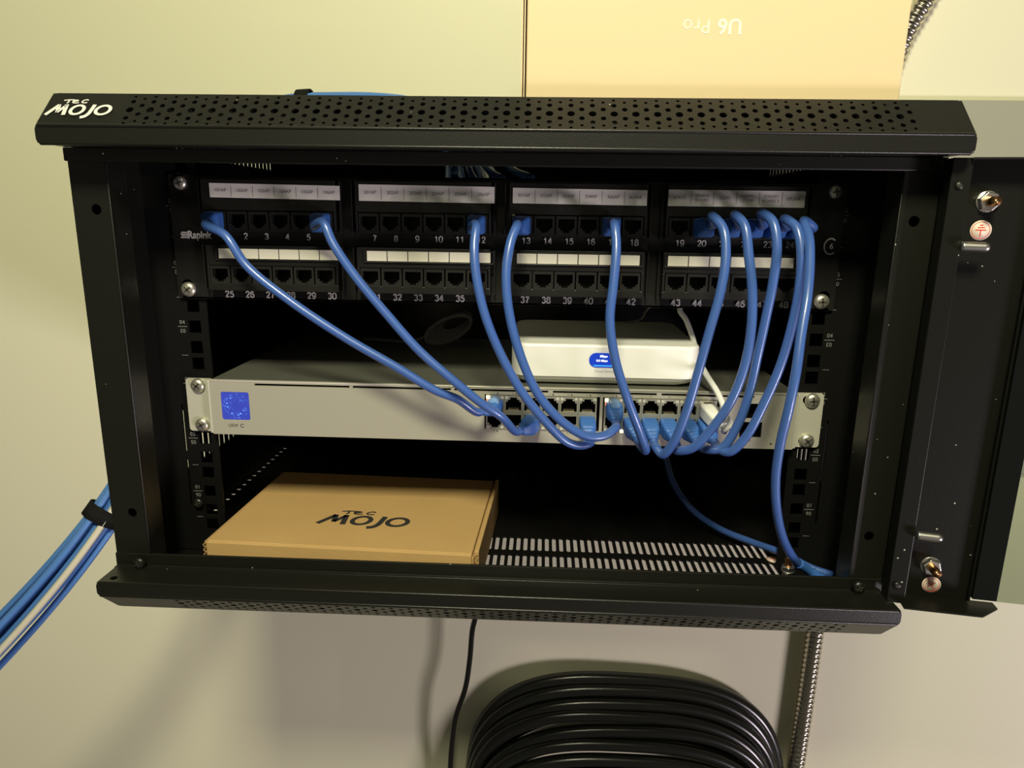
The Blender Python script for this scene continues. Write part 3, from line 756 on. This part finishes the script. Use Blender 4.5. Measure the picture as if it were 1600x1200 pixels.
# ------------------------------------------------------------------ patch cables
def sect(p, d, wx, wz, r=2.2):
    d = Vector(d).normalized(); u = Vector((1,0,0)); u = (u-d*u.dot(d)).normalized(); v = u.cross(d); v = -v if v.z < 0 else v
    return [Vector(p)+u*a+v*b for a, b in rrect(wx, wz, min(r, wx*.8, wz*.8), 3)]
def plug(parent, p, d, m, ridged=False, knob=False, clear=True, ln=26, wx=6.0, wz=6.4):
    p = Vector(p); d = Vector(d).normalized(); secs = []
    y = Vector((0,-1,0)); q = p.copy(); N = 16
    for i in range(N+1):
        f = i/N; dd = (y*(1-f)+d*f).normalized()
        k = 1.0 if f < .62 else 1.0-(f-.62)/.38*.42
        if ridged and .3 < f: k *= 1.0 if i % 2 else .92
        secs.append(sect(q, dd, wx*k, wz*k)); q = q+dd*(ln/N)
    mb = MB().loft(secs, False)
    o = mb.build('boot', m, parent, bevel=.25)
    if knob:
        kb = MB().cyl(p+Vector((0,-1,4.6)), p+Vector((0,-12,5.2)), 3.5, 3.3, 24).build('latch_cover', M['latch'], parent, bevel=.4, label='pale blue round latch cover')
    c = MB().box(p.x-5.4, p.x+5.4, p.y-.5, p.y+8, p.z-3.8, p.z+3.6)
    c.build('plug', M['led_off'], parent, label='clear plastic plug')
    return q, d
def patch_cable(label, start, sd, mid, end, ed, knob_end=False, r=3.1, ridged_end=True, m='blue', mbt='blueboot'):
    p0 = Vector(start); t = empty('patch_cable', p0, label, 'network cable', 'blue patch cables' if m == 'blue' else None)
    q0, d0 = plug(t, p0, sd, M[mbt], ln=15)
    q1, d1 = plug(t, end, ed, M[mbt], ridged=ridged_end, knob=knob_end, ln=20, wz=5.0 if knob_end else 5.8)
    P = [q0-d0*2, q0+d0*3] + [at(a, b, y=c) for a, b, c in mid] + [q1+Vector(ed).normalized()*3, q1-Vector(ed).normalized()*2]
    MB().tube(P, r, 16).build('jacket', M[m], t)
    return t
PU = lambda n: (port_x(n), -12.8, ZU)
SL = lambda i: (SWX[i], -10.6, -170.0)
SH = lambda i: (SWX[i], -10.6, -157.6)
B = 'blue patch cable from port '
patch_cable(B+'one, the lowest sweeping line across the left of the switch', PU(1), (.15,-1,-.25),
    [(352,368,-40),(385,415,-42),(450,468,-44),(540,528,-44),(620,574,-43),(680,610,-42),(715,624,-39)], SH(0), (-.8,-.6,-.02), knob_end=True, ridged_end=False)
patch_cable(B+'six, crossing the front of the silver switch diagonally', PU(6), (.0,-1,-.2),
    [(505,348,-42),(520,380,-46),(555,432,-48),(605,492,-50),(655,548,-52),(710,596,-54),(752,630,-52),(782,650,-46)], (SWX[2]+.5,-10.6,-170), (-.75,-.6,-.12), ridged_end=False)
patch_cable(B+'twelve, dropping below the left ports of the switch', PU(12), (-.15,-1,-.05),
    [(744,352,-42),(741,385,-50),(744,430,-55),(757,490,-58),(783,555,-60),(815,612,-60),(850,656,-58),(885,690,-52),(908,696,-46),(922,692,-41)], SL(5), (.0,-.8,-.5), ridged_end=True)
patch_cable(B+'thirteen, curling under to the plug heading the right port block', PU(13), (-.3,-1,-.05),
    [(808,352,-42),(798,378,-50),(791,425,-56),(795,485,-60),(813,555,-62),(842,618,-62),(880,660,-60),(918,682,-57),(946,680,-52),(962,668,-46)], SH(6), (.0,-.8,-.45), knob_end=True)
patch_cable(B+'seventeen, hanging alone before the white gateway', PU(17), (.0,-1,.05),
    [(960,350,-44),(963,385,-52),(959,440,-58),(953,500,-62),(961,560,-64),(979,620,-64),(1000,676,-58),(1009,704,-50),(1003,700,-44)], (SWX[7]-.5,-10.6,-170), (.25,-.8,-.5))
patch_cable(B+'twenty, first loop of the right hand group', PU(20), (.35,-1,.25),
    [(1113,338,-44),(1130,358,-54),(1134,400,-60),(1126,455,-64),(1108,520,-66),(1090,585,-66),(1072,645,-64),(1052,692,-60),(1035,710,-54),(1024,698,-48)], (SWX[8]-1,-10.6,-170), (.1,-.75,-.6))
patch_cable(B+'twenty-one, second loop of the right hand group', (PU(21)[0]+2,PU(21)[1],PU(21)[2]), (.35,-1,.25),
    [(1148,336,-44),(1163,352,-54),(1170,400,-60),(1175,450,-63),(1174,510,-65),(1164,570,-66),(1143,625,-66),(1112,670,-64),(1082,700,-60),(1058,704,-52)], (SWX[9]-1.5,-10.6,-170), (.3,-.75,-.6))
patch_cable(B+'twenty-two, third loop of the right hand group', (PU(22)[0]+2,PU(22)[1],PU(22)[2]), (.4,-1,.3),
    [(1190,334,-44),(1207,346,-54),(1214,385,-60),(1208,440,-60),(1196,500,-58),(1184,555,-56),(1172,610,-54),(1152,665,-52),(1128,700,-50),(1104,702,-46)], (SWX[10]-1,-10.6,-170), (.3,-.75,-.5))
patch_cable(B+'twenty-three, fourth loop of the right hand group', (PU(23)[0]+2,PU(23)[1],PU(23)[2]), (.4,-1,.2),
    [(1226,342,-44),(1244,356,-54),(1252,395,-60),(1249,450,-62),(1236,515,-62),(1218,575,-62),(1193,632,-60),(1166,682,-58),(1140,706,-54),(1118,700,-46)], (SWX[11]-1.5,-10.6,-170), (.3,-.75,-.5))
# uplink cable, leaves through the floor corner
p0 = PU(24); t = empty('uplink_cable', p0, 'long blue uplink cable falling past the switch to the bottom right corner', 'network cable')
q0, d0 = plug(t, p0, (.35,-1,.1), M['blueboot'], ln=22)
mid = [(1256,345,-46),(1264,372,-60),(1265,415,-72),(1261,465,-84),(1252,520,-92),(1244,580,-98),(1232,640,-98),(1220,690,-94),(1212,745,-88),(1214,800,-80),(1225,845,-68),(1247,880,-48),(1266,893,-40)]
P = [q0-d0*2, q0+d0*3]+[at(a,b,y=c) for a,b,c in mid]+[Vector((250,-36,-283)),Vector((262,-30,-287))]
MB().tube(P, 3.0, 16).build('jacket', M['blue'], t)
q = [at(1247,880,y=-48), at(1266,893,y=-40), Vector((250,-36,-283)), Vector((262,-30,-287))]
MB().tube(q, [3.4]*9+[4.2]*8+[4.0]*8, 16).build('boot', M['blueboot'], t)
# dark blue cable behind
t = empty('rear_cable', at(1040,700,y=95), 'thin dark blue cable curving from under the switch to the floor', 'network cable')
P = [at(1030,690,y=100), at(1040,715,y=96), at(1052,755,y=88), at(1080,795,y=74), at(1122,825,y=52), at(1175,847,y=28), at(1222,864,y=8), Vector((247,-8,-284)), Vector((262,-12,-287))]
MB().tube(P, 2.85, 14).build('jacket', M['blue'], t)
# white cable
p0 = Vector((SWX[11]+.5, -10.6, -158)); t = empty('white_cable', p0, 'white cable with angled boot plugged into the last upper port of the switch', 'network cable')
q0, d0 = plug(t, p0, (.55,-.7,-.45), M['white'], ln=24, wx=6.2, wz=5.6)
P = [q0-d0*2, q0+d0*3, at(1131,672,y=-48), at(1140,664,y=-46), at(1134,645,y=-38), at(1122,615,y=-24), at(1104,586,y=-5), at(1090,558,y=15), at(1083,530,y=28), at(1072,500,y=36), at(1062,482,y=42), Vector((150,45,-78)), Vector((150,30,-66))]
MB().tube(P, 2.1, 14).build('jacket', M['white_jacket'], t)
# grey coiled cord resting behind on the switch
t = empty('coiled_cord', (-60, 160, -144), 'small grey looped cord lying on the switch behind the cables', 'cord')
m = MB()
for k in range(6):
    P = []
    for i in range(22):
        a = i/21*2*math.pi; rx = 22-k*1.6; rz = 11-k*.8
        P.append(Vector((-60+k*1.2, 158+k*2.6, -128+k*1.2)) + Vector((rx*math.cos(a), 6*math.sin(a+.6), rz*math.sin(a)+rx*math.cos(a)*.35)))
    m.tube(P, 2.1, 8, sub=2)
m.tube([(-80,160,-134),(-96,160,-141),(-120,168,-142),(-150,176,-142)], 1.5, 8)
m.build('loop', M['greycord'], t)
t = empty('thin_cord', at(1000,500,y=100), 'thin grey cord hanging behind the patch panel above the gateway', 'cord')
MB().tube([at(1016,478,y=60), at(1008,488,y=80), at(999,500,y=105), Vector((95,135,-118)), Vector((95,150,-136)), Vector((100,165,-142.4))], 1.0, 8).build('jacket', M['greycord'], t)

# ------------------------------------------------------------------ bundled cables left of the cabinet, over the top and in
t = None
cen = [Vector(p) for p in ((-640,-40,-560),(-520,-8,-468),(-440,8,-391),(-372,30,-313),(-338,60,-257),(-316,100,-190),(-306,150,-100),(-302,190,10),(-286,205,66),(-236,205,78),(-172,200,83),(-112,190,78),(-70,165,66),(-45,140,45),(-30,110,22),(-20,75,5),(-12,50,-10))]
fan = [1.6,1.45,1.28,1.05,.95,.95,1,1,1,.95,.95,1,1.1,1.4,2.0,2.6,3.2]
offs = [(0,0)]+[(math.cos(a)*6.3, math.sin(a)*6.3) for a in [k*math.pi/3 for k in range(6)]]+[(math.cos(a)*11.6, math.sin(a)*11.6) for a in (.4,1.35,2.3,3.4,4.4,5.4)]
for k, (a, b) in enumerate(offs):
    P = []
    for i, c in enumerate(cen):
        tn = (cen[min(i+1,len(cen)-1)]-cen[max(i-1,0)]).normalized()
        side = Vector((1,0,0)) if abs(tn.x) < .85 else Vector((0,1,0)); u = (side-tn*side.dot(tn)).normalized(); v = tn.cross(u)
        rn = Vector((random.uniform(-1,1),random.uniform(-1,1),random.uniform(-1,1)))*(.8 if i < 12 else 3)
        P.append(c+(u*a+v*b)*fan[i]+rn)
    white = (k == 12)
    o = MB().tube(P, 2.9, 10, sub=6).build('bundled_cable', M['beige' if white else 'bluebundle'])
    if white: tag(o, 'single cream cable among the blue ones in the strapped bundle', 'network cable')
    else: tag(o, 'blue cable in the strapped bundle passing the left side of the cabinet', 'network cable', 'blue cables in the strapped bundle')
def strap(c, n, r, label):
    n = Vector(n).normalized(); up = Vector((0,0,1)) if abs(n.z) < .9 else Vector((1,0,0)); u = (up-n*up.dot(n)).normalized(); w_ = n.cross(u); c = Vector(c)
    m = MB(); N = 28; vs = []
    for h, rr in ((-6.5,r),(6.5,r),(6.5,r+2),(-6.5,r+2)):
        for k in range(N):
            a = 2*math.pi*k/N; e = 1+.06*math.sin(2*a+1); vs.append(c+n*h+(u*math.cos(a)+w_*math.sin(a))*rr*e)
    fs = [(j*N+k, j*N+(k+1)%N, ((j+1)%4)*N+(k+1)%N, ((j+1)%4)*N+k) for j in range(4) for k in range(N)]
    m.add(vs, fs, True); o = m.build('cable_strap', M['velcro']); tag(o, label, 'cable strap')
strap((-353, 46, -283), Vector((-338,60,-257))-Vector((-372,30,-313)), 14.5, 'black hook and loop strap around the cable bundle left of the cabinet')
strap((-204, 203, 80.5), (1,-.05,.06), 14.6, 'black hook and loop strap just showing above the top bezel')

# ------------------------------------------------------------------ below the cabinet
t = MB()
P = [Vector((-40,300,-270)), at(744,955,y=308), at(738,985,y=314), at(734,1030,y=318), at(727,1075,y=320), at(712,1120,y=322), at(706,1160,y=324), at(703,1205,y=326), at(700,1300,y=332), at(700,1450,y=345)]
o = t.tube(P, 3.6, 14).build('power_cord', M['cord']); tag(o, 'black power cord hanging from the underside of the cabinet', 'power cord')
# flexible metal conduit
P = spline([Vector(p) for p in ((486,349,340),(470,349,290),(450,349,232),(428,349,186),(417,349,140),(413,347,60),(412,347,-200),(412,347,-500),(411,347,-600),(410,347,-700),(408,347,-820),(404,347,-1000))], 60)
Q = [P[0]]; acc = 0; out = [P[0]]; step = 1.1
for a, b in zip(P[:-1], P[1:]):
    d = (b-a).length
    while acc+d >= step:
        f = (step-acc)/d; a = a+(b-a)*f; d = (b-a).length; acc = 0; out.append(a)
    acc += d
rs = [10.6+1.0*math.sin(i*2*math.pi/7.0) for i in range(len(out))]
o = MB().tube(out, rs, 22, raw=True).build('metal_conduit', M['conduit']); tag(o, 'ribbed flexible metal conduit running down the wall behind the cabinet', 'conduit')
# coil of black cable
t = empty('cable_coil', (165, 320, -860), 'thick black cable wound in an oval coil hanging on the wall', 'cable coil')
def coil_loop(cx, ytop, ztop, a, hgt, r):
    P = []; zc = ztop-hgt; n = 2.9
    for i in range(49):
        th = -math.pi/2 - 2*math.pi*i/48
        c, s_ = math.cos(th), math.sin(th)
        P.append(Vector((cx+a*math.copysign(abs(c)**(2/n), c), ytop+2*math.sin(th*2), zc+hgt*math.copysign(abs(s_)**(2/n), s_))))
    return P
m = MB(); lay = [(346,-653,222),(338,-665,219),(344,-675,213),(330,-681,218),(322,-694,214),(336,-700,204),(314,-711,210),(306,-727,208),(322,-735,200),(298,-745,204),(290,-764,200),(308,-772,190),(284,-784,196)]
for i, (y, z, a) in enumerate(lay):
    cxx = 164+ (346-y)*-.10 + random.uniform(-3,3)
    tl = random.uniform(-.03,.03); LP = [p+Vector((0,0,(p.x-cxx)*tl)) for p in coil_loop(cxx, y, z+9, a-2, 195-(i*3), 8.6)]
    m.tube(LP, 8.8, 16, sub=3)
m.build('loop', M['coil'], t)
